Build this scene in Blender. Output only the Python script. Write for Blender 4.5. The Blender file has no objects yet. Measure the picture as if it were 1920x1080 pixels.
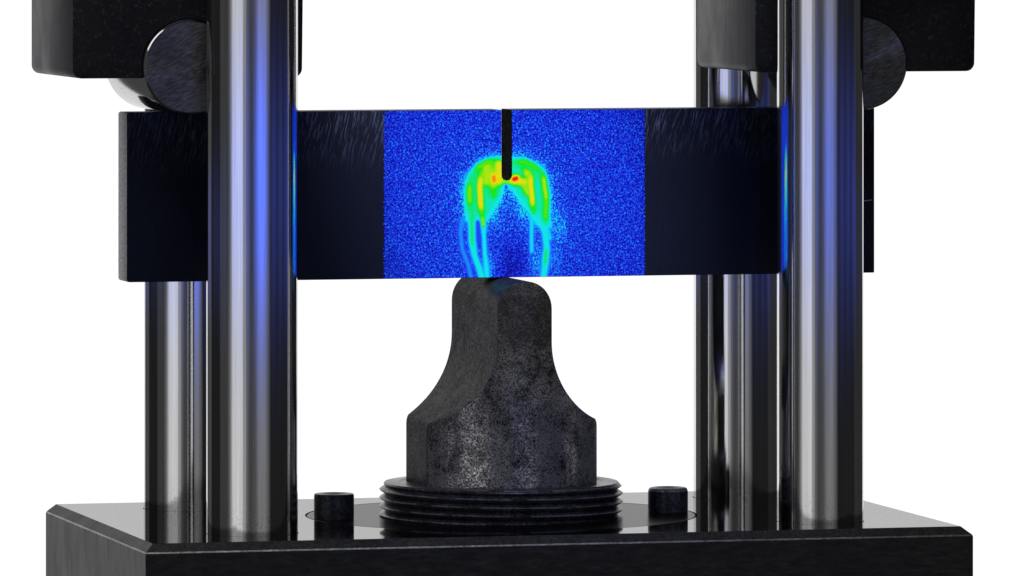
import bpy, bmesh, math, random
from mathutils import Vector, Matrix, noise
random.seed(7)
S = bpy.context.scene
COL = S.collection
MM = 0.001
rad = math.radians

# ------------------------------------------------------------------ camera
TH = 0.2501                                   # the camera looks this far to the right of +Y
cd = bpy.data.cameras.new('camera'); cam = bpy.data.objects.new('camera', cd); COL.objects.link(cam)
cam.location = (-0.7037, -2.7709, 0.2335)
cam.rotation_euler = (math.pi/2, 0, -TH)
cd.sensor_width = 36; cd.lens = 14462.5/1920*36
cd.shift_y = -(540+215.85)/1920
cd.clip_start = 0.05; cd.clip_end = 50
S.camera = cam

# ------------------------------------------------------------------ world and exposure
W = bpy.data.worlds.new('World'); S.world = W; W.use_nodes = True
W.node_tree.nodes['Background'].inputs[0].default_value = (0.95, 0.97, 1, 1)
W.node_tree.nodes['Background'].inputs[1].default_value = 0.016
S.view_settings.view_transform = 'Standard'; S.view_settings.look = 'None'
S.view_settings.exposure = 0; S.view_settings.gamma = 1

# ------------------------------------------------------------------ studio lamps
TC = Vector((-math.sin(TH), -math.cos(TH), 0)); RT = Vector((math.cos(TH), -math.sin(TH), 0))
def direction(a):
    a = rad(a); return TC*math.cos(a) + RT*math.sin(a)
def softbox(name, a0, a1, dist, z0, z1, radiance, color=(1, 1, 1)):
    """rectangular soft box seen from the rig between the angles a0 and a1 (degrees right of the camera)"""
    am = (a0+a1)/2; w = 2*dist*math.tan(rad((a1-a0)/2)); h = (z1-z0)*MM
    l = bpy.data.lights.new(name, 'AREA'); l.shape = 'RECTANGLE'; l.size = w; l.size_y = h
    l.energy = radiance*math.pi*w*h; l.color = color
    o = bpy.data.objects.new(name, l); COL.objects.link(o)
    d = direction(am); o.location = d*dist + Vector((0, 0, (z0+z1)/2*MM))
    o.rotation_euler = (-Vector((d.x, d.y, 0))).to_track_quat('-Z', 'Y').to_euler()
    return o
# long soft boxes behind the camera line: neutral ends, added blue middles that tint the steel (the steel columns mirror them as stripes)
def strip(name, a0, a1, dist, up, mid, midcol, low):
    softbox(name, a0, a1, dist, 85, 1100, up)
    softbox(name, a0, a1, dist, -62, 85, mid, midcol)
    softbox(name, a0, a1, dist, -1100, -62, low)
strip('softbox_key', -60, -8, 3.1, 0.10, 0.12, (0.5, 0.6, 1.0), 0.11)
strip('softbox_key', -54, -14, 3.12, 0.20, 0.22, (0.72, 0.77, 1.0), 0.22)
strip('softbox_key', -49, -22, 3.14, 0.34, 0.40, (0.78, 0.82, 1.0), 0.37)
strip('softbox_fill', -8, 5, 3.3, 0.055, 0.07, (0.45, 0.55, 1.0), 0.05)
strip('softbox_side', 4, 46, 3.3, 0.07, 0.13, (0.28, 0.35, 1.0), 0.06)
strip('softbox_side', 9, 42, 3.32, 0.08, 0.13, (0.32, 0.40, 1.0), 0.06)
strip('softbox_side', 15, 36, 3.34, 0.10, 0.13, (0.35, 0.43, 1.0), 0.08)
softbox('softbox_edge', -84, -60, 2.4, -900, 1100, 0.035)
softbox('added_blue_strip', -110, -62, 1.6, 5, 75, 0.06, (0.12, 0.2, 1.0))  # added blue strips, they tint the dark sides of the columns
softbox('added_blue_strip', -170, -120, 1.4, 5, 75, 0.16, (0.10, 0.18, 1.0))
softbox('added_blue_strip', 95, 150, 1.4, 5, 75, 0.03, (0.07, 0.13, 1.0))
softbox('grey_flag', 100, 150, 1.6, -600, 800, 0.016)
softbox('grey_flag', -150, -118, 1.7, -700, 800, 0.06)
def overhead(name, a, elev, dist, w, h, radiance, color=(1, 1, 1)):
    l = bpy.data.lights.new(name, 'AREA'); l.shape = 'RECTANGLE'; l.size = w; l.size_y = h
    l.energy = radiance*math.pi*w*h; l.color = color
    o = bpy.data.objects.new(name, l); COL.objects.link(o)
    o.location = direction(a)*dist*math.cos(rad(elev)) + Vector((0, 0, 0.1+dist*math.sin(rad(elev))))
    o.rotation_euler = (Vector((0, 0, 0.1))-o.location).to_track_quat('-Z', 'Y').to_euler()
overhead('overhead_front', 5, 50, 1.5, 0.9, 0.5, 1.1)
overhead('overhead_left', -75, 42, 1.5, 0.5, 0.9, 1.5)
def spot(name, a, elev, dist, target, half, blend, watts, color, radius):
    l = bpy.data.lights.new(name, 'SPOT'); l.energy = watts; l.color = color
    l.spot_size = 2*half; l.spot_blend = blend; l.shadow_soft_size = radius
    o = bpy.data.objects.new(name, l); COL.objects.link(o)
    t = Vector(target)*MM
    o.location = t + direction(a)*dist*math.cos(rad(elev)) + Vector((0, 0, dist*math.sin(rad(elev))))
    o.rotation_euler = (t-o.location).to_track_quat('-Z', 'Y').to_euler()
def tint_panel(a_, half, z0, z1, radiance, col, spread=10, dist=3.1):
    """added gridded panel that tints the front left column blue"""
    w = 2*dist*math.tan(rad(half)); h = (z1-z0)*MM
    l = bpy.data.lights.new('added_blue_panel', 'AREA'); l.shape = 'RECTANGLE'; l.size = w; l.size_y = h
    l.spread = rad(spread); l.color = col; l.energy = radiance*math.sin(rad(spread/2))**2*math.pi*w*h
    o = bpy.data.objects.new('added_blue_panel', l); COL.objects.link(o)
    d_ = direction(a_); o.location = Vector((-0.107, -0.055, (z0+z1)/2*MM)) + d_*(dist+z0*1e-5)
    t_ = Vector((-0.107, -0.055, 0.118))
    o.rotation_euler = (t_-o.location).to_track_quat('-Z', 'Y').to_euler()
for z0, z1, L_ in ((-82, 92, 0.45), (-48, 55, 0.55)):  # added blue lamps that lay a tint over the front left column
    for k in range(9): tint_panel(8+4.2*k, 2.12, z0, z1, 0.85*L_*(0.25, 0.5, 0.8, 1.0, 1.05, 1.0, 0.8, 0.5, 0.25)[k], (0.02, 0.10, 1.0))
    for k in range(4): tint_panel(-47+7.5*k, 3.8, z0, z1, 0.30*L_, (0.10, 0.18, 1.0), 14)
    tint_panel(-8, 6.05, z0, z1, 0.16*L_, (0.06, 0.12, 1.0), 20)
    for k in range(3): tint_panel(58+20*k, 10, z0, z1, 0.09*L_, (0.08, 0.14, 1.0), 30)
spot('added_map_spot', -4, 38, 2.2, (3, -8, 119), math.atan(0.0635/2.2), 0.12, 190, (1, 1, 1), 0.02)  # added lamp to brighten the strain patch
spot('added_blue_spot', 8, 48, 2.0, (14, -8, 132), math.atan(0.105/2.0), 1.0, 70, (0.06, 0.13, 1.0), 0.12)  # added lamp that tints the bar and nose tip blue

# ------------------------------------------------------------------ helpers
def tag(o, label=None, cat=None, group=None, kind=None):
    for k, v in (('label', label), ('category', cat), ('group', group), ('kind', kind)):
        if v: o[k] = v
    return o
def thing(name, loc, label, cat, group=None):
    o = bpy.data.objects.new(name, None); COL.objects.link(o)
    o.location = Vector(loc)*MM; o.empty_display_size = 0.02
    return tag(o, label, cat, group)
def obj(name, bm, mats, parent=None, loc=(0, 0, 0), smooth=35):
    """bm is in millimetres"""
    bmesh.ops.scale(bm, vec=(MM, MM, MM), verts=bm.verts)
    if smooth:
        lim = rad(smooth)
        for f in bm.faces: f.smooth = True
        for e in bm.edges:
            if len(e.link_faces) == 2 and e.calc_face_angle(0) > lim: e.smooth = False
    me = bpy.data.meshes.new(name); bm.to_mesh(me); bm.free()
    for m in (mats if isinstance(mats, (list, tuple)) else [mats]): me.materials.append(m)
    o = bpy.data.objects.new(name, me); COL.objects.link(o)
    o.location = Vector(loc)*MM
    if parent: o.parent = parent
    return o
def copy_tree(root, loc, label):
    r = root.copy(); COL.objects.link(r); r.location = Vector(loc)*MM; r['label'] = label
    for ch in root.children:
        c = ch.copy(); COL.objects.link(c); c.parent = r
        for g in ch.children:
            d = g.copy(); COL.objects.link(d); d.parent = c
    return r
def lathe(prof, n=96, axis='Z', rfun=None):
    """prof: (r, h) list from bottom to top; ends at r=0 are capped to a point"""
    bm = bmesh.new(); rings = []
    for r, h in prof:
        if r < 1e-6:
            rings.append([bm.verts.new((0, 0, h))])
        else:
            rings.append([bm.verts.new((r*math.cos(2*math.pi*i/n)*(rfun(i, h) if rfun else 1),
                                        r*math.sin(2*math.pi*i/n)*(rfun(i, h) if rfun else 1), h)) for i in range(n)])
    for a, b in zip(rings, rings[1:]):
        for i in range(n):
            j = (i+1) % n
            if len(a) == 1: bm.faces.new((a[0], b[j], b[i]))
            elif len(b) == 1: bm.faces.new((a[i], a[j], b[0]))
            else: bm.faces.new((a[i], a[j], b[j], b[i]))
    bmesh.ops.recalc_face_normals(bm, faces=bm.faces)
    if axis == 'Y': bmesh.ops.rotate(bm, matrix=Matrix.Rotation(rad(90), 3, 'X'), verts=bm.verts)
    return bm
def extrude_xz(pts, y0, y1):
    """closed outline in XZ extruded along Y"""
    bm = bmesh.new()
    a = [bm.verts.new((x, y0, z)) for x, z in pts]; b = [bm.verts.new((x, y1, z)) for x, z in pts]
    n = len(pts)
    caps = [bm.faces.new(a), bm.faces.new(b[::-1])]
    for i in range(n):
        bm.faces.new((a[i], b[i], b[(i+1) % n], a[(i+1) % n]))
    bmesh.ops.recalc_face_normals(bm, faces=bm.faces)
    return bm, caps
def bevel(bm, off, seg=2, ang=50):
    es = [e for e in bm.edges if len(e.link_faces) == 2 and e.calc_face_angle(0) > rad(ang)]
    bmesh.ops.bevel(bm, geom=es, offset=off, segments=seg, affect='EDGES', profile=0.5, clamp_overlap=True)
def arc(cx, cz, r, a0, a1, n):
    return [(cx+r*math.cos(rad(a0+(a1-a0)*i/n)), cz+r*math.sin(rad(a0+(a1-a0)*i/n))) for i in range(n+1)]

# ------------------------------------------------------------------ materials
class M:
    def __init__(s, name):
        s.m = bpy.data.materials.new(name); s.m.use_nodes = True
        s.t = s.m.node_tree; s.n = s.t.nodes; s.p = s.n['Principled BSDF']
    def node(s, typ, **k):
        n = s.n.new(typ)
        for a, v in k.items():
            if a in n.inputs: n.inputs[a].default_value = v
            else: setattr(n, a, v)
        return n
    def link(s, a, b): s.t.links.new(a, b)
    def coords(s, scale=(1, 1, 1), rot=(0, 0, 0)):
        tc = s.node('ShaderNodeTexCoord'); mp = s.node('ShaderNodeMapping')
        mp.inputs['Scale'].default_value = scale; mp.inputs['Rotation'].default_value = rot
        mp.inputs['Rotation'].default_value = (0, 0, 0); out = tc.outputs['Object']
        if any(rot):
            m0 = s.node('ShaderNodeMapping'); m0.inputs['Rotation'].default_value = rot
            s.link(out, m0.inputs['Vector']); out = m0.outputs[0]
        s.link(out, mp.inputs['Vector']); return mp.outputs[0]
    def noise(s, vec, scale, detail=3, rough=0.55, dist=0):
        n = s.node('ShaderNodeTexNoise', Scale=scale, Detail=detail, Roughness=rough, Distortion=dist)
        s.link(vec, n.inputs['Vector']); return n.outputs[0]
    def ramp(s, fac, stops, interp='LINEAR'):
        r = s.node('ShaderNodeValToRGB'); r.color_ramp.interpolation = interp
        el = r.color_ramp.elements
        while len(el) < len(stops): el.new(0.5)
        for e, (p, c) in zip(el, stops):
            e.position = p; e.color = (c, c, c, 1) if isinstance(c, (int, float)) else (*c, 1)
        s.link(fac, r.inputs[0]); return r.outputs[0]
    def math(s, op, a, b=None, clamp=False):
        n = s.node('ShaderNodeMath', operation=op, use_clamp=clamp)
        for i, v in enumerate((a, b)):
            if v is None: continue
            if isinstance(v, (int, float)): n.inputs[i].default_value = v
            else: s.link(v, n.inputs[i])
        return n.outputs[0]
    def sep(s, vec):
        n = s.node('ShaderNodeSeparateXYZ'); s.link(vec, n.inputs[0]); return n.outputs
    def mix(s, fac, a, b):
        n = s.node('ShaderNodeMix', data_type='RGBA')
        for sock, v in ((n.inputs[0], fac), (n.inputs[6], a), (n.inputs[7], b)):
            if isinstance(v, (int, float)): sock.default_value = v if sock is n.inputs[0] else (v, v, v, 1)
            elif isinstance(v, tuple): sock.default_value = (*v, 1)
            else: s.link(v, sock)
        return n.outputs[2]
    def bump(s, h, strength, dist=0.0003, base=None):
        b = s.node('ShaderNodeBump', Strength=strength, Distance=dist); s.link(h, b.inputs['Height'])
        if base: s.link(base, b.inputs['Normal'])
        s.link(b.outputs[0], s.p.inputs['Normal']); return b.outputs[0]
    def set(s, **k):
        for a, v in k.items():
            a = a.replace('_', ' ')
            if isinstance(v, tuple): s.p.inputs[a].default_value = (*v, 1)
            elif isinstance(v, (int, float)): s.p.inputs[a].default_value = v
            else: s.link(v, s.p.inputs[a])

def mat_chrome():
    m = M('polished_steel'); c = m.coords((1, 1, 0.02))
    st = m.noise(c, 900, 4, 0.7)                      # fine lengthwise drawing lines
    st2 = m.noise(m.coords((1, 1, 0.006)), 260, 3, 0.6)
    z = m.sep(m.node('ShaderNodeTexCoord').outputs['Object'])[2]
    low = m.math('MULTIPLY', m.math('SUBTRACT', 0.014, z), 70, True)   # wear where the column enters the plate
    pit = m.noise(m.coords((1, 1, 0.6)), 1500, 2, 0.6)
    v = m.ramp(st, [(0.3, 0.66), (0.7, 0.86)])
    v = m.mix(m.ramp(st2, [(0.35, 0.0), (0.7, 0.35)]), v, 0.5)
    v = m.mix(m.math('MULTIPLY', low, m.ramp(pit, [(0.5, 0.0), (0.64, 0.5)])), v, 0.3)
    g = m.n.new('ShaderNodeBsdfGlossy'); g.distribution = 'BECKMANN'
    m.link(v, g.inputs['Color']); g.inputs['Roughness'].default_value = 0.12
    b = m.bump(m.math('ADD', st, m.math('MULTIPLY', m.math('MULTIPLY', pit, low), 0.6)), 0.05, 0.0001)
    m.link(b, g.inputs['Normal']); m.link(g.outputs[0], m.n['Material Output'].inputs[0]); m.n.remove(m.p)
    return m.m

def mat_black_steel(name, lo, hi, rough, worn=0.0, grain=1400, bump=0.25, stretch=(1, 1, 1), spec=0.5, metal=0.0, rot=(0, 0, 0), fleck=0.0, clear=0.42, fade=False):
    m = M(name); c = m.coords(stretch, rot)
    a = m.noise(c, grain, 4, 0.7); b = m.noise(m.coords(), 60, 5, 0.65)
    col = m.mix(m.ramp(b, [(0.3, 0.0), (0.7, 1.0)]), (lo, lo, lo), (hi, hi, hi))
    gr = m.noise(m.coords(stretch, rot), grain*0.8, 2, 0.8)
    col = m.mix(m.ramp(gr, [(0.35, 0.75), (0.6, 0.0)]), col, (lo*0.4, lo*0.4, lo*0.4))
    if fleck: col = m.mix(m.ramp(gr, [(0.60, 0.0), (0.72, fleck)]), col, 0.25)
    mt = metal
    if worn:
        k = m.math('MULTIPLY', m.ramp(m.noise(m.coords(), 130, 6, 0.75), [(0.34, 0.08), (0.60, 1.0)]), m.ramp(a, [(0.42, 0.06), (0.62, 1.0)]))
        k = m.math('MULTIPLY', k, worn)
        if fade:
            z = m.sep(m.node('ShaderNodeTexCoord').outputs['Object'])[2]
            zz = m.math('ADD', z, m.math('MULTIPLY', m.noise(m.coords(), 90, 3), -0.02))
            k = m.math('MULTIPLY', k, m.ramp(m.math('DIVIDE', zz, 0.08), [(0.05, 1.0), (0.45, 0.55), (0.72, 0.06)]))
        col = m.mix(k, col, clear); mt = m.math('MAXIMUM', k, metal)
    m.set(Base_Color=col, Metallic=mt, Roughness=m.ramp(b, [(0.3, rough-0.05), (0.7, rough+0.07)]), Specular_IOR_Level=spec)
    m.bump(a, bump, 0.0002)
    return m.m

def mat_mirror():
    m = M('lapped_plate_top')
    g = m.n.new('ShaderNodeBsdfGlossy'); d = m.n.new('ShaderNodeBsdfDiffuse'); mx = m.n.new('ShaderNodeMixShader')
    c = m.coords(); n1 = m.noise(c, 700, 3); n2 = m.noise(m.coords((1, 5, 1)), 160, 4, 0.7)
    col = m.mix(m.ramp(n1, [(0.60, 0.0), (0.68, 1.0)]), 0.49, 0.36)
    col = m.mix(m.ramp(n2, [(0.62, 0.0), (0.74, 1.0)]), col, 0.42)
    m.link(col, g.inputs[0]); g.inputs['Roughness'].default_value = 0.05
    d.inputs[0].default_value = (0.02, 0.02, 0.02, 1)
    mx.inputs[0].default_value = 0.93
    m.link(d.outputs[0], mx.inputs[1]); m.link(g.outputs[0], mx.inputs[2])
    m.link(mx.outputs[0], m.n['Material Output'].inputs[0])
    return m.m
def mat_disc():
    m = M('turned_insert'); c = m.coords()
    n1 = m.noise(c, 900, 3)
    m.set(Base_Color=m.ramp(n1, [(0.35, 0.07), (0.7, 0.16)]), Metallic=0.9, Roughness=0.22, Specular_IOR_Level=0.4)
    m.p.inputs['Specular Tint'].default_value = (0.25, 0.25, 0.25, 1)
    m.bump(n1, 0.12, 0.0001)
    return m.m

def mat_specimen():
    m = M('scratched_dark_bar'); tc = m.node('ShaderNodeTexCoord'); z = m.sep(tc.outputs['Object'])
    sc = m.noise(m.coords((1, 1, 0.07), (0, rad(-13), 0)), 2000, 3, 0.7)
    sc2 = m.noise(m.coords((1, 1, 0.05), (0, rad(8), 0)), 700, 4, 0.75)
    patch = m.noise(m.coords(), 45, 4, 0.6)
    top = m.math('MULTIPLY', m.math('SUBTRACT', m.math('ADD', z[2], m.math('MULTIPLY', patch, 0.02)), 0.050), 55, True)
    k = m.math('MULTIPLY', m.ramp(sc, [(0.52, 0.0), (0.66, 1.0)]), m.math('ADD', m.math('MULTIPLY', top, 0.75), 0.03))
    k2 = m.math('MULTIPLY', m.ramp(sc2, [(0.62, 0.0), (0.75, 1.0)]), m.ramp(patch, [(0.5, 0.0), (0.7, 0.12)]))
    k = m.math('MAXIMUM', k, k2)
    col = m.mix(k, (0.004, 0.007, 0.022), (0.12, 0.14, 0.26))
    m.set(Base_Color=col, Metallic=m.math('MULTIPLY', k, 0.5), Roughness=0.42, Specular_IOR_Level=0.2)
    m.bump(m.math('ADD', sc, patch), 0.12, 0.0001)
    return m.m
def mat_map():
    m = M('false_colour_strain_speckle')
    a = m.node('ShaderNodeAttribute', attribute_name='strain'); b = m.node('ShaderNodeAttribute', attribute_name='speckle')
    n = m.noise(m.coords(), 1600, 1, 0.4, 0.3)
    n = m.math('MULTIPLY', m.math('SUBTRACT', n, 0.5), 4.2)
    n = m.math('MAXIMUM', m.math('MINIMUM', n, 1.0), -1.0)
    s = m.math('ADD', a.outputs['Fac'], m.math('MULTIPLY', n, b.outputs['Fac']))
    L = lambda r, g, b: tuple((x/255)**2.2 for x in (r, g, b))
    col = m.ramp(s, [(0.0, L(0, 0, 95)), (0.13, L(3, 12, 190)), (0.27, L(35, 80, 250)), (0.36, L(10, 165, 250)), (0.45, L(0, 240, 240)),
                     (0.53, L(0, 240, 130)), (0.60, L(15, 240, 0)), (0.72, L(190, 240, 0)), (0.80, L(245, 228, 0)), (0.90, L(255, 140, 0)), (1.0, L(255, 25, 0))])
    m.set(Base_Color=col, Roughness=0.75, Specular_IOR_Level=0.15)
    return m.m
def mat_roller_end():
    m = M('turned_roller_end'); c = m.coords()
    tc = m.node('ShaderNodeTexCoord'); w = m.node('ShaderNodeTexWave', wave_type='BANDS', bands_direction='Z', Scale=260, Distortion=5, Detail=2)
    w.inputs['Detail Scale'].default_value = 0.6
    m.link(m.coords((1, 1, 1), (0, rad(22), 0)), w.inputs['Vector'])
    r = m.noise(m.coords((0.16, 1, 1), (0, rad(22), 0)), 1700, 3, 0.6)
    tg = m.node('ShaderNodeTangent', direction_type='RADIAL', axis='Y')
    m.link(tg.outputs[0], m.p.inputs['Tangent'])
    m.set(Base_Color=m.mix(m.ramp(r, [(0.4, 0.0), (0.68, 1.0)]), 0.10, 0.24), Metallic=1.0, Roughness=0.38, Anisotropic=0.92)
    m.bump(m.math('ADD', w.outputs[1], r), 0.08, 0.0001)
    return m.m
def mat_roller_side():
    m = M('ground_roller_side'); c = m.coords()
    n1 = m.noise(m.coords((1, 0.2, 1)), 420, 4, 0.75)
    m.set(Base_Color=m.mix(m.ramp(n1, [(0.62, 0.0), (0.68, 1.0)]), 0.62, 0.05), Metallic=1, Roughness=0.13)
    m.p.inputs['Specular Tint'].default_value = (0.8, 0.8, 0.8, 1)
    return m.m

CHROME = mat_chrome()
MIRROR = mat_mirror()
DISC = mat_disc()
PLATE_SIDE = mat_black_steel('plate_front_steel', 0.030, 0.052, 0.45, 0, 600, 0.25, (0.25, 1, 1), 0.32, fleck=0.08)
PLATE_LEFT = mat_black_steel('plate_milled_side', 0.22, 0.34, 0.48, 0, 500, 0.3, (1, 1, 0.12), 0.5)
CHAMFER = mat_black_steel('sawn_chamfer', 0.03, 0.08, 0.5, 0.15, 1000, 0.9, (1, 1, 1), 0.5, fleck=0.2)
EDGE = mat_black_steel('bright_edge_burr', 0.3, 0.6, 0.35, 0.8, 700, 0.5, (1, 1, 1), 0.5, 0.8, clear=0.8)
NOSE = mat_black_steel('worn_black_oxide', 0.008, 0.018, 0.19, 1.0, 1700, 0.06, (1, 1, 1), 0.2, 0.0, clear=(1.0, 0.95, 0.84), fade=True)
THREAD = mat_black_steel('oily_thread_steel', 0.03, 0.08, 0.32, 0.55, 900, 0.4, (1, 1, 1.0), 0.5, 0.5, fleck=0.3)
BOLT = mat_black_steel('black_oxide_bolt', 0.012, 0.035, 0.36, 0.35, 900, 0.3, (1, 1, 1), 0.4, 0.2, fleck=0.2, clear=0.25)
CAST = mat_black_steel('coarse_black_block_face', 0.010, 0.018, 0.42, 0.0, 850, 1.0, (1, 1, 1), 0.4, fleck=0.30)
MILLED = mat_black_steel('milled_block_side', 0.05, 0.09, 0.45, 0.1, 900, 0.4, (1, 1, 0.03), 0.34)
SAWN = mat_black_steel('sawn_bar_end', 0.60, 0.90, 0.42, 0.0, 1100, 0.8, (1, 1, 1), 0.5)
def mat_matte(name, diff, gloss, rough, grain, stretch=(1, 1, 1)):
    """dull dark steel without a grazing sheen"""
    m = M(name); g = m.n.new('ShaderNodeBsdfGlossy'); d = m.n.new('ShaderNodeBsdfDiffuse'); ad = m.n.new('ShaderNodeAddShader')
    n1 = m.noise(m.coords(stretch), grain, 3, 0.75); n2 = m.noise(m.coords(), 110, 5, 0.7)
    f = m.math('MULTIPLY', m.ramp(n1, [(0.35, 0.35), (0.65, 1.6)]), m.ramp(n2, [(0.3, 0.7), (0.7, 1.3)]))
    f = m.math('MULTIPLY', f, gloss)
    m.link(m.mix(f, 0.0, 1.0), g.inputs[0]); g.inputs['Roughness'].default_value = rough
    d.inputs[0].default_value = (diff, diff, diff, 1)
    b = m.bump(n1, 0.5, 0.0002); m.link(b, g.inputs['Normal']); m.link(b, d.inputs['Normal'])
    m.link(g.outputs[0], ad.inputs[0]); m.link(d.outputs[0], ad.inputs[1])
    m.link(ad.outputs[0], m.n['Material Output'].inputs[0]); m.n.remove(m.p)
    return m.m
FLANK = mat_matte('nose_flank_steel', 0.016, 0.075, 0.35, 900)
RUB_GLINT = mat_black_steel('rubbed_and_highlight_edge', 0.10, 0.32, 0.38, 0.8, 900, 0.5, (1, 1, 1), 0.4, 0.3, clear=0.6)  # rubbed nose edges; on the thread crests a painted highlight
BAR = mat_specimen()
DARK = mat_matte('dark_cut', 0.004, 0.010, 0.3, 800)
MAP = mat_map()
REND = mat_roller_end(); RSIDE = mat_roller_side()

# ------------------------------------------------------------------ white backdrop
def backdrop():
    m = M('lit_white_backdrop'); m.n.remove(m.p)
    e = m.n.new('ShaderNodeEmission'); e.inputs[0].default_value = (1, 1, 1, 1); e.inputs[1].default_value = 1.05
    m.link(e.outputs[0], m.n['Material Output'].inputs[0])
    bm = bmesh.new(); F = -TC; d = 1.5
    a = []
    for x, z in ((-1000, -800), (900, -800), (900, 900), (-1000, 900)):
        p = F*d*1000 + RT*x; a.append(((p.x, p.y, z), (p.x+F.x*20, p.y+F.y*20, z)))
    f = [bm.verts.new(q[0]) for q in a]; b = [bm.verts.new(q[1]) for q in a]
    bm.faces.new(f); bm.faces.new(b[::-1])
    for i in range(4): bm.faces.new((f[i], b[i], b[(i+1) % 4], f[(i+1) % 4]))
    bmesh.ops.recalc_face_normals(bm, faces=bm.faces)
    tag(obj('white_backdrop', bm, m.m, smooth=0), kind='structure')
backdrop()

# ------------------------------------------------------------------ base plate
CX, CY0, CY1 = 106.7, -55.4, 59.1
RL, RR = 16.5, 15.9
COLS = [(-CX, CY0, RL), (CX, CY0, RR), (-CX, CY1, RR), (CX+0.6, CY1, RR+0.2)]
PX0, PX1, PY0, PY1, CH = -150.4, 149.6, -90.4, 89.7, 3.3
def base_plate():
    t = thing('base_plate', (0, 0, -60), 'heavy dark machined base plate with a mirror-polished top and sawn chamfers, under the four columns', 'base plate')
    up = (0, 0, 60)
    # top sheet with real holes
    bm = bmesh.new(); es = []
    def loop(pts):
        vs = [bm.verts.new((x, y, 0)) for x, y in pts]
        for i in range(len(vs)): es.append(bm.edges.new((vs[i], vs[(i+1) % len(vs)])))
        return vs
    loop([(PX0, PY0), (PX1, PY0), (PX1, PY1), (PX0, PY1)])
    circ = lambda x, y, r, n: [(x+r*math.cos(2*math.pi*i/n), y+r*math.sin(2*math.pi*i/n)) for i in range(n)]
    holes = [loop(circ(x, y, r+0.35, 96)) for x, y, r in COLS] + [loop(circ(0, 0, 72.7, 160))]
    bmesh.ops.triangle_fill(bm, use_beauty=True, edges=es)
    for f in bm.faces:
        if f.normal.z < 0: f.normal_flip()
    obj('polished_top', bm, MIRROR, t, up, 0)
    # body: sides, underside and the walls of the holes
    bm = bmesh.new()
    o = [(PX0-CH, PY0-CH), (PX1+CH+.4, PY0-CH), (PX1+CH+.4, PY1+CH), (PX0-CH, PY1+CH)]
    a = [bm.verts.new((x, y, -CH)) for x, y in o]; b = [bm.verts.new((x, y, -60)) for x, y in o]
    for i in range(4): bm.faces.new((a[i], b[i], b[(i+1) % 4], a[(i+1) % 4]))
    bm.faces.new(b)
    for (x, y, r) in COLS+[(0, 0, 72.35)]:
        n = 96; p0 = circ(x, y, r+0.35, n)
        u = [bm.verts.new((q[0], q[1], -0.02)) for q in p0]; d = [bm.verts.new((q[0], q[1], -8)) for q in p0]
        for i in range(n): bm.faces.new((u[i], u[(i+1) % n], d[(i+1) % n], d[i]))
        bm.faces.new(d)
    bmesh.ops.recalc_face_normals(bm, faces=bm.faces)
    for f in bm.faces:
        f.normal_update()
        if f.normal.x < -0.9 and f.calc_center_median().x < PX0-1: f.material_index = 1
    obj('plate_body', bm, [PLATE_SIDE, PLATE_LEFT], t, up, 30)
    # chamfers, one for each top edge, subdivided and slightly uneven
    inn = [(PX0, PY0), (PX1, PY0), (PX1, PY1), (PX0, PY1)]
    for k in range(4):
        (x0, y0), (x1, y1) = inn[k], inn[(k+1) % 4]; (X0, Y0), (X1, Y1) = o[k], o[(k+1) % 4]
        bm = bmesh.new(); n = 120; rows = []
        for i in range(n+1):
            s = i/n; e = 0 if i in (0, n) else 1
            j = e*0.22*noise.noise(Vector((s*60, k*9, 0))); j2 = e*0.12*noise.noise(Vector((s*90, k*9, 5)))
            nx, ny = ((X0-x0)+(X1-x1))/2, ((Y0-y0)+(Y1-y1))/2; L = math.hypot(nx, ny) or 1
            if k in (0, 2): nx, ny = 0, (1 if Y0 > y0 else -1)
            else: nx, ny = (1 if X0 > x0 else -1), 0
            rows.append([bm.verts.new((x0+(x1-x0)*s - nx*max(0, j), y0+(y1-y0)*s - ny*max(0, j), 0.004)),
                         bm.verts.new((x0+(x1-x0)*s*1 + (X0-x0)*(1-s)*.92+(X1-x1)*s*.92, y0+(y1-y0)*s + (Y0-y0)*(1-s)*.92+(Y1-y1)*s*.92, -CH*.86+j2)),
                         bm.verts.new((X0+(X1-X0)*s + nx*0.03, Y0+(Y1-Y0)*s + ny*0.03, -CH-0.10+j2))])
        for p, q in zip(rows, rows[1:]):
            bm.faces.new((p[0], p[1], q[1], q[0])); f = bm.faces.new((p[1], p[2], q[2], q[1])); f.material_index = 1
        bmesh.ops.recalc_face_normals(bm, faces=bm.faces)
        for f in bm.faces:
            if f.normal.z < 0: f.normal_flip()
        obj('chamfer', bm, [CHAMFER, EDGE], t, up, 0)
    # round insert
    p = [(0, -7.9), (72.1, -7.9), (72.1, -0.25), (71.85, -0.02), (45, -0.02), (0, -0.02)]
    obj('round_insert', lathe(p, 192), DISC, t, up, 30)
base_plate()

# ------------------------------------------------------------------ columns
CLAB = ['polished steel column at front left, in front of the left roller, bluest of the four',
        'polished steel column at front right, in front of the bar and the right roller',
        'polished steel column at rear left, half hidden behind the front left column and bar',
        'polished steel column at rear right, behind the bar and the right block']
for (x, y, r), lab in zip(COLS, CLAB):
    p = [(0, -7.5), (r-.4, -7.5), (r, -7), (r, 0.0), (r, 5), (r, 60), (r, 150), (r, 260), (r, 360), (r-1, 361), (0, 361)]
    o = obj('guide_column', lathe(p, 160), CHROME, None, (x, y, 0), 40)
    tag(o, lab, 'column', 'polished guide columns of the rig', 'thing')

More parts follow.
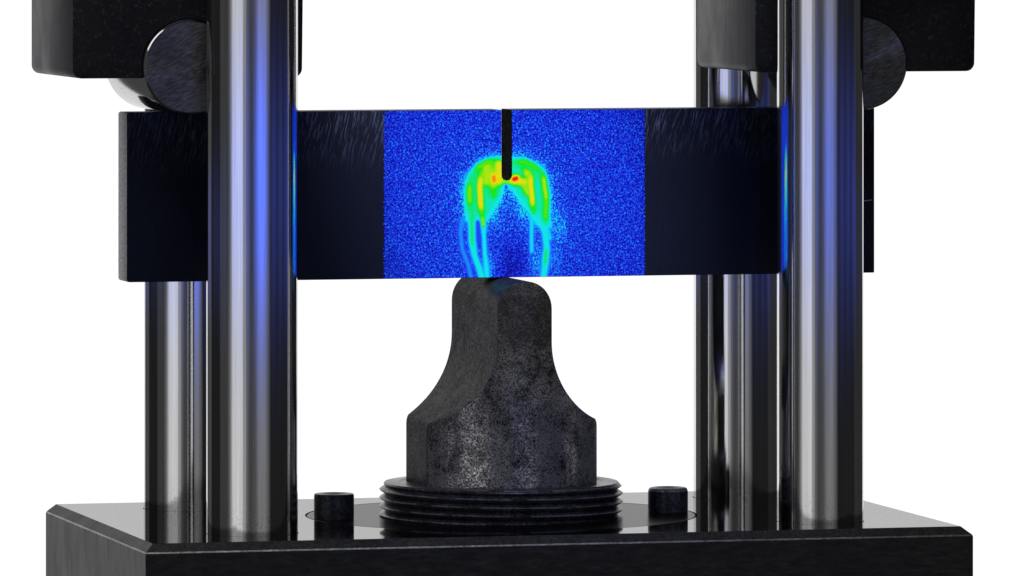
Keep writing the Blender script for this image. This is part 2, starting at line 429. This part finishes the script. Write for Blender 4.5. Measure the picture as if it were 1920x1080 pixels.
# ------------------------------------------------------------------ loading nose
def nose():
    t = thing('loading_nose', (0, 0, 0), 'worn black steel loading nose with rounded tip on a threaded collar, under the notched bar', 'loading nose')
    R, w, zt, tip, zb = 36.3, 32.2, 88.35, 10.3, 10.0
    # half profile of the swept shape from the shoulder to the tip: (x, z)
    fl = []
    N = 22; rho = 31.5; zf = 66.0
    pe = math.acos(max(-1, 1-(w-1.5-tip)/rho))
    for i in range(N+1):
        ph = pe*(1-i/N); fl.append((tip+rho*(1-math.cos(ph)), zf-rho*math.sin(ph)))
    x0, z0 = fl[0]
    sh = [(w, z0-3.0), (w-.25, z0-1.6), (w-.8, z0-.6)]
    top = [(tip*math.cos(rad(a)), zt-tip+tip*math.sin(rad(a))) for a in [9*i for i in range(0, 11)]]
    half = sh+fl+top                                          # ends at x=0
    prof = half + [(-x, z) for x, z in half[-2::-1]]
    Y = lambda x: math.sqrt(max(R*R-x*x, 0))
    bm = bmesh.new()
    cache = {}
    def V(x, y, z):
        k = (round(x, 4), round(y, 4), round(z, 4))
        if k not in cache: cache[k] = bm.verts.new((x, y, z))
        return cache[k]
    full = [(w, zb)]+prof+[(-w, zb)]
    ny = 16
    for (xa, za), (xb, zb_) in zip(full, full[1:]):             # swept surface
        for j in range(ny):
            s0, s1 = -1+2*j/ny, -1+2*(j+1)/ny
            q = [V(xa, Y(xa)*s0, za), V(xa, Y(xa)*s1, za), V(xb, Y(xb)*s1, zb_), V(xb, Y(xb)*s0, zb_)]
            q2 = []
            for v in q:
                if v not in q2: q2.append(v)
            if len(q2) > 2: bm.faces.new(q2)
    for sg in (-1, 1):                                          # front and back cylinder walls
        for (xa, za), (xb, zb_) in zip(prof, prof[1:]):
            if abs(xa-xb) < 1e-6: continue
            lo_extra = []
            poly = [V(xa, sg*Y(xa), zb), V(xb, sg*Y(xb), zb)]
            if abs(abs(xb)-tip) < 1e-6 and zb_ > zf+1: poly.append(V(xb, sg*Y(xb), zf))
            poly.append(V(xb, sg*Y(xb), zb_)); poly.append(V(xa, sg*Y(xa), za))
            if abs(abs(xa)-tip) < 1e-6 and za > zf+1: poly.append(V(xa, sg*Y(xa), zf))
            try: bm.faces.new(poly)
            except ValueError: pass
    bmesh.ops.recalc_face_normals(bm, faces=bm.faces)
    es = [e for e in bm.edges if len(e.link_faces) == 2 and e.calc_face_angle(0) > rad(50)]
    bv = bmesh.ops.bevel(bm, geom=es, offset=0.35, segments=2, affect='EDGES', profile=0.5, clamp_overlap=True)['faces']
    for f in bm.faces:
        f.normal_update(); c = f.calc_center_median()
        if abs(f.normal.y) < 0.25 and math.hypot(c.x, c.y) < R-.4 or abs(f.normal.x) > .98: f.material_index = 1
    for f in bv:
        if f.is_valid and f.calc_center_median().z > 14: f.material_index = 2
    o = obj('nose_body', bm, [NOSE, FLANK, RUB_GLINT], t, (0, 0, 0), 38)
    me = o.data; nn = [tuple(c.vector) for c in me.corner_normals]        # exact cylinder normals on the turned front and back
    for p_ in me.polygons:
        if p_.material_index == 0 and abs(p_.normal.z) < 0.02 and abs(p_.normal.y) > 0.3:
            for li in p_.loop_indices:
                c_ = me.vertices[me.loops[li].vertex_index].co; q_ = Vector((c_.x, c_.y, 0)).normalized(); nn[li] = tuple(q_)
    me.normals_split_custom_set(nn)
    # threaded collar: a real helix
    pitch, z_top, z_bot, Rc, dep = 3.05, 12.4, -0.3, 45.2, 2.3
    bm = bmesh.new(); n = 200; per = 8; rings = []
    K = int((z_top-z_bot)/pitch*per)+2*per
    for k in range(-per, K):
        ring = []
        for i in range(n):
            ph = i/n
            z = z_bot + (k/per + (0.5 - ph))*pitch
            fr = (k % per)/per
            tri = abs(fr-0.5)*2; tri = min(1, tri*1.12)
            r = Rc - dep*(1-tri)
            zc = min(max(z, z_bot), z_top)
            if z > z_top-1.6: r = min(r, Rc-0.5 - max(0, (zc-(z_top-1.6)))*0.9)
            a = 2*math.pi*ph + rad(90)
            ring.append(bm.verts.new((r*math.cos(a), r*math.sin(a), zc)))
        rings.append(ring)
    for k, (a, b) in enumerate(zip(rings, rings[1:])):
        for i in range(n-1):
            if (a[i].co-b[i].co).length + (a[i+1].co-b[i+1].co).length > 1e-5:
                f = bm.faces.new((a[i], a[i+1], b[i+1], b[i]))
                if k % per == 0 and noise.noise(Vector((i*.15, k, 0))) > -.15: f.material_index = 1  # crest highlight put into the colour of these faces
    for k in range(len(rings)-per-1):                            # close the seam one pitch on
        a, b = rings[k], rings[k+1]; c, d = rings[k+per], rings[k+per+1]
        try: bm.faces.new((a[n-1], c[0], d[0], b[n-1]))
        except ValueError: pass
    bmesh.ops.remove_doubles(bm, verts=bm.verts, dist=1e-4)
    bmesh.ops.recalc_face_normals(bm, faces=bm.faces)
    col = obj('threaded_collar', bm, [THREAD, RUB_GLINT], t, (0, 0, 0), 30)
    p = [(0, z_top-.5), (43.4, z_top-.5), (43.3, z_top-.1), (42.6, z_top+.05), (38.4, z_top+.1), (37.6, z_top-.35), (36.9, z_top-.3), (0, z_top-.3)]
    obj('collar_top', lathe(p, 192), THREAD, col, (0, 0, 0), 30)
nose()

# ------------------------------------------------------------------ notched bar with strain map
BX0, BX1, BZ0, BZ1, BY = -143, 142, 88.4, 150.35, 7.9
NX0, NX1, NZ = -1.95, 2.1, 124.2
NR = (NX1-NX0)/2; NC = (NX0+NX1)/2
ZO = BZ0
def bar():
    t = thing('notched_bar', (0, 0, ZO), 'dark scratched notched test bar with a blue false-colour strain patch, lying on the nose', 'test bar')
    r = 1.0
    pts = arc(BX0+r, BZ0+r-ZO, r, 180, 270, 5) + arc(BX1-.3, BZ0+.3-ZO, .3, 270, 360, 2) + arc(BX1-.3, BZ1-.3-ZO, .3, 0, 90, 2)
    pts += [(NX1, BZ1-ZO)] + [(NC+NR*math.cos(rad(a)), NZ+NR-ZO+NR*math.sin(rad(a))) for a in range(0, -181, -15)] + [(NX0, BZ1-ZO)]
    pts += arc(BX0+r, BZ1-r-ZO, r, 90, 180, 5)
    bm, caps = extrude_xz(pts, -BY, BY)
    bmesh.ops.triangulate(bm, faces=[f for f in bm.faces if len(f.verts) > 4])
    for f in bm.faces:
        if f.normal.x < -0.75 and f.calc_center_median().x < BX0+2: f.material_index = 1
        c = f.calc_center_median()
        if abs(c.x-NC) < NR+.05 and c.z > NZ-ZO-.2 and abs(f.normal.y) < .5: f.material_index = 2
    es = [e for e in bm.edges if len(e.link_faces) == 2 and e.calc_face_angle(0) > rad(60) and min(v.co.x for v in e.verts) < BX1
          and abs(e.verts[0].co.y-e.verts[1].co.y) < .1 and abs((e.verts[0].co.x+e.verts[1].co.x)/2-NC) > 3]
    bmesh.ops.bevel(bm, geom=es, offset=0.25, segments=2, affect='EDGES', profile=0.5, clamp_overlap=True)
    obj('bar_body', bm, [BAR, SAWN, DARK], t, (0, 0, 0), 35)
    # scribed mark near the right end
    bm, _ = extrude_xz([(136.6, 28.4+0), (141.2, 28.9), (141.2, 29.15), (136.6, 28.65)], -BY-.04, -BY+.02)
    obj('scribe_mark', bm, SAWN, t, (0, 0, -1.8), 0)
    # ---- the speckled patch: a thin coat, strain values per vertex (drawn in photo pixels on its own face)
    X0, X1, Z0, Z1 = -46.5, 52.9, BZ0+.15, BZ1-.15
    def to_px(x, z): return (721+(x+46.5)/99.4*488, 522-(z-BZ0)/(BZ1-BZ0)*315.5)
    ZP = lambda X, Y: (840+X/4.1545, 280+Y/4.1545)
    def strand(pts, val, w, soft=1.0): return ([ZP(*p) for p in pts], val, w*1.4/4.1545, soft)
    strands = [                                                    # (polyline, value, half width)
        strand([(172, 230), (165, 340), (172, 470)], .64, 26),
        strand([(256, 190), (246, 300), (252, 420), (262, 495)], .80, 21),
        strand([(262, 500), (272, 580), (276, 640)], .66, 17),
        strand([(335, 130), (352, 240), (350, 330)], .78, 32),
        strand([(395, 120), (398, 250)], .79, 28),
        strand([(300, 150), (300, 250)], .70, 34),
        strand([(355, 220), (357, 247)], .90, 17),
        strand([(512, 238), (530, 232)], 1.02, 24),
        strand([(500, 245), (590, 262)], .79, 27),
        strand([(430, 252), (500, 258)], .68, 14),
        strand([(640, 190), (642, 280), (652, 380), (660, 465)], .80, 19),
        strand([(585, 140), (610, 190), (640, 240)], .74, 24),
        strand([(590, 280), (620, 340)], .68, 26),
        strand([(740, 200), (748, 290), (762, 370), (765, 420)], .70, 15),
        strand([(730, 170), (750, 300), (762, 430), (755, 520), (765, 600)], .62, 24),
        strand([(185, 200), (240, 140), (320, 100), (405, 88)], .62, 30),
        strand([(500, 110), (590, 100), (670, 140), (730, 200)], .61, 22),
        strand([(345, 330), (355, 370)], .60, 16),
        strand([(664, 440), (664, 500)], .59, 16),
        strand([(200, 470), (184, 560), (187, 720), (200, 800)], .54, 22),
        strand([(184, 540), (187, 720), (205, 830), (240, 930), (262, 1010)], .47, 25),
        strand([(275, 620), (284, 800), (305, 1010)], .45, 19),
        strand([(650, 540), (648, 700), (650, 800)], .43, 17),
        strand([(710, 540), (752, 650), (768, 780), (758, 900), (742, 1010)], .465, 28),
        strand([(765, 520), (772, 640), (790, 700)], .43, 18),
        strand([(762, 800), (752, 890)], .54, 14),
        strand([(112, 545), (96, 650), (110, 780), (155, 900), (180, 1010)], .335, 17),
        strand([(232, 570), (235, 640), (242, 720)], .24, 14),
        strand([(448, 290), (450, 305)], .22, 8),
    ]
    outer = [ZP(*p) for p in [(140, 560), (127, 430), (130, 330), (150, 240), (190, 165), (240, 115), (310, 78), (400, 62), (500, 62), (590, 72), (670, 105), (735, 165), (775, 240), (792, 340), (795, 450), (790, 600),
                              (700, 600), (640, 520), (592, 455), (548, 405), (514, 355), (482, 310), (452, 272), (432, 330), (410, 395), (380, 445), (340, 505), (316, 540), (295, 560), (240, 560), (200, 545)]]
    def segd(p, a, b):
        ax, ay = a; bx, by = b; dx, dy = bx-ax, by-ay; L = dx*dx+dy*dy or 1e-9
        s = min(1, max(0, ((p[0]-ax)*dx+(p[1]-ay)*dy)/L)); return math.hypot(p[0]-ax-dx*s, p[1]-ay-dy*s)
    def inside(p, poly):
        c = False; j = len(poly)-1
        for i in range(len(poly)):
            (xi, yi), (xj, yj) = poly[i], poly[j]
            if (yi > p[1]) != (yj > p[1]) and p[0] < (xj-xi)*(p[1]-yi)/(yj-yi)+xi: c = not c
            j = i
        return c
    sm = lambda a, b, x: (lambda t_: t_*t_*(3-2*t_))(min(1, max(0, (x-a)/(b-a))))
    def field(px, py):
        base = 0.165; sp = 0.165
        base += 0.05*math.exp(-((px-950)**2+(py-420)**2)/(2*150**2))
        base -= 0.10*math.exp(-((px-960)/26)**2-((py-500)/50)**2)
        if not (845 < px < 1065 and py > 270): return base, sp
        d = min(segd((px, py), outer[i], outer[(i+1) % len(outer)]) for i in range(len(outer)))
        if inside((px, py), outer): d = -d
        halo = math.exp(-max(0, d)/9.0)
        side = 1.0 if py < 440 else 0.8
        base += 0.17*halo*side; sp += 0.07*halo
        for cx, cy, rr, g in ((1050, 430, 14, .10), (925, 395, 12, .08), (980, 395, 12, .10), (915, 505, 12, .12), (1005, 495, 14, .12), (870, 350, 10, .06), (1040, 490, 14, .06)):
            base += g*math.exp(-((px-cx)/rr)**2-((py-cy)/(rr*2))**2); 
        k = sm(3.6, -2.0, d)
        v = base*(1-k) + 0.445*k; s = sp*(1-k)
        inn = sm(-2, -9, d)*(1 if py < 395 else max(0, 1-(py-395)/25)); v += 0.055*inn
        for pl, val, w, _ in strands:
            ds = min(segd((px, py), pl[i], pl[i+1]) for i in range(len(pl)-1))
            if ds < w*2.2:
                q = math.exp(-(ds/w)**2*1.7)*(0.3+0.7*sm(0, 2.4*w, min(math.dist((px, py), pl[0]), math.dist((px, py), pl[-1]))) if val > .5 and len(pl) > 2 else 1); cover = sm(w*1.5, w*.6, ds)
                if val < .3: v = v*(1-q)+val*q; s *= (1-cover); continue
                if val > v: v = v+(val-v)*min(1, q*1.15)
                s *= (1-cover)
        return v, s
    nx, nz = 300, 190
    bm = bmesh.new(); g = {}; vals = {}
    la = bm.verts.layers.float.new('strain'); lb = bm.verts.layers.float.new('speckle')
    for j in range(nz+1):
        z = Z0+(Z1-Z0)*j/nz
        e0 = 1.1*noise.noise(Vector((1, z*1.1, 0)))+.7*noise.noise(Vector((1, z*3.1, 3))); e1 = 1.0*noise.noise(Vector((8, z*1.3, 0)))+.5*noise.noise(Vector((8, z*3, 3)))
        for i in range(nx+1):
            x = (X0+e0)+(X1+e1-X0-e0)*i/nx
            q = Vector((x, z)); zc = NZ+NR
            if z >= zc: sd = abs(x-NC)-NR
            else: sd = math.hypot(x-NC, z-zc)-NR
            if sd < 0 and sd > -0.36:                                # snap to the notch edge
                if z >= zc: x = NC+math.copysign(NR+.01, x-NC)
                else:
                    v_ = Vector((x-NC, z-zc)); v_ = v_.normalized()*(NR+.01); x, zz = NC+v_.x, zc+v_.y
                    g[i, j] = (x, zz); continue
            elif sd <= -0.36: g[i, j] = None; continue
            g[i, j] = (x, z)
    vv = {}
    for k_, c in g.items():
        if c is None: continue
        v = bm.verts.new((c[0], -BY-.12, c[1]-ZO)); a_, b_ = field(*to_px(*c)); v[la] = a_; v[lb] = b_; vv[k_] = v
    for j in range(nz):
        for i in range(nx):
            q = [vv.get((i, j)), vv.get((i+1, j)), vv.get((i+1, j+1)), vv.get((i, j+1))]
            q = [a_ for a_ in q if a_]
            if len(q) == 4:
                c = sum((a_.co for a_ in q), Vector())/4
                bm.faces.new(q)
            elif len(q) == 3: bm.faces.new(q)
    bad = []
    for f in bm.faces:
        c = f.calc_center_median(); z = c.z+ZO; zc = NZ+NR
        sd = abs(c.x-NC)-NR if z >= zc else math.hypot(c.x-NC, z-zc)-NR
        if sd < -0.12 or f.calc_area() < 1e-6: bad.append(f)
    bmesh.ops.delete(bm, geom=bad, context='FACES')
    ret = bmesh.ops.extrude_edge_only(bm, edges=[e for e in bm.edges if e.is_boundary])
    for v in ret['geom']:
        if isinstance(v, bmesh.types.BMVert): v.co.y = -BY-.01
    bmesh.ops.recalc_face_normals(bm, faces=bm.faces)
    obj('strain_patch', bm, MAP, t, (0, 0, 0), 40)
bar()

# ------------------------------------------------------------------ rollers and their blocks
ZR, RO = 167.62, 17.2
def roller():
    t = thing('steel_roller', (-125.8, -2.8, ZR), 'x', 'roller', 'rollers pressing on the bar')
    L = 36.0
    p = [(RO-.75, -L), (RO-.1, -L+.6), (RO, -L+.8), (RO, L-.7), (RO-.7, L), (0, L)]
    bm = lathe([(q[0], -q[1]) for q in p][::-1], 128, 'Y')
    obj('roller_body', bm, RSIDE, t, (0, 0, 0), 35)
    p = [(0, 0), (RO*.5, 0), (RO-.75, 0)]
    bm = bmesh.new(); n = 96
    c = bm.verts.new((0, 0, 0)); r1 = [bm.verts.new((RO*.5*math.cos(2*math.pi*i/n), 0, RO*.5*math.sin(2*math.pi*i/n))) for i in range(n)]
    r2 = [bm.verts.new(((RO-.75)*math.cos(2*math.pi*i/n), 0, (RO-.75)*math.sin(2*math.pi*i/n))) for i in range(n)]
    for i in range(n):
        j = (i+1) % n; bm.faces.new((c, r1[i], r1[j])); bm.faces.new((r1[i], r2[i], r2[j], r1[j]))
    for f in bm.faces: f.normal_update()
    if sum(f.normal.y for f in bm.faces) > 0: bmesh.ops.reverse_faces(bm, faces=bm.faces)
    obj('end_face', bm, REND, t, (0, -L, 0), 0)
    return t
r1 = roller(); r1['label'] = 'dark steel roller in the left block, resting on the left end of the bar'
r2 = copy_tree(r1, (128.3, -2.8, ZR), 'dark steel roller in the right block, resting on the right end of the bar')

def block(name_loc, x0, x1, zb, label, xr, flip):
    t = thing('roller_block', ((x0+x1)/2, 0, zb), label, 'roller block', 'black blocks holding the rollers')
    ox = (x0+x1)/2; R = RO+.28; c = (xr-ox, ZR-zb); r = 3.2; z1 = 105
    a = math.degrees(math.asin(c[1]/R))
    X0, X1 = x0-ox, x1-ox
    pts = arc(X0+r, r, r, 180, 270, 6)
    pts += arc(c[0], c[1], R, 180+a, -a, 56)
    pts += arc(X1-r, r, r, 270, 360, 6) + [(X1+.3, 30), (X1+.3, z1), (X0, z1)]
    bm, caps = extrude_xz(pts, -36, 43.4)
    bmesh.ops.triangulate(bm, faces=[f for f in bm.faces if len(f.verts) > 4])
    es = [e for e in bm.edges if len(e.link_faces) == 2 and e.calc_face_angle(0) > rad(60)]
    bmesh.ops.bevel(bm, geom=es, offset=0.5, segments=2, affect='EDGES', profile=0.5, clamp_overlap=True)
    for f in bm.faces: f.material_index = 0 if abs(f.normal.y) > 0.75 else 1
    obj('block_body', bm, [CAST, MILLED], t, (0, 0, 0), 35)
block('L', -168.6, -83.8, 163.6, 'black block with milled grey left side at upper left, behind the front left column', -125.8, 0)
block('R', 87.6, 172.3, 164.3, 'black block at upper right, behind the front right column', 128.3, 1)

# ------------------------------------------------------------------ cap screws
def bolt(loc, label, r, h, ch):
    t = thing('cap_screw', loc, label, 'bolt', 'cap screws in the round insert')
    n = 72
    kn = lambda i, z: 1+(0.007 if i % 2 else -0.007)*(1 if 1 < z < h-ch-.2 else 0)
    hs = r*.52
    bm = lathe([(r, -.02), (r, 1), (r, 1.05), (r, h-ch-.25), (r, h-ch-.2), (r-ch*.3, h-ch*.3), (r-ch, h), (hs+1.3, h), (hs+.5, h-.35)], n, 'Z', kn)
    rim = [v for v in bm.verts if abs(v.co.z-(h-.35)) < 1e-5]
    rim.sort(key=lambda v: math.atan2(v.co.y, v.co.x) % (2*math.pi))
    def hexr(a): a = (a % (math.pi/3))-math.pi/6; return hs*.866/math.cos(a)
    hx, hb = [], []
    for v in rim:
        a = math.atan2(v.co.y, v.co.x); q = hexr(a)
        hx.append(bm.verts.new((q*math.cos(a), q*math.sin(a), h-.5))); hb.append(bm.verts.new((q*math.cos(a), q*math.sin(a), h-4)))
    for i in range(n):
        j = (i+1) % n; bm.faces.new((rim[i], rim[j], hx[j], hx[i])); bm.faces.new((hx[i], hx[j], hb[j], hb[i]))
    bm.faces.new(hb)
    bmesh.ops.recalc_face_normals(bm, faces=bm.faces)
    for f in bm.faces:
        f.normal_update()
        if f.normal.z > .3 and f.calc_center_median().z > h-ch*.9-.1: f.material_index = 1
    obj('screw_head', bm, [BOLT, RUB_GLINT], t, (0, 0, 0), 25)
    return t
bolt((-63.6, 0, 0), 'black cap screw left of the threaded collar', 7.35, 9.2, .45)
bolt((64.1, 0, 0), 'black cap screw right of the threaded collar', 7.4, 9.0, 1.1)
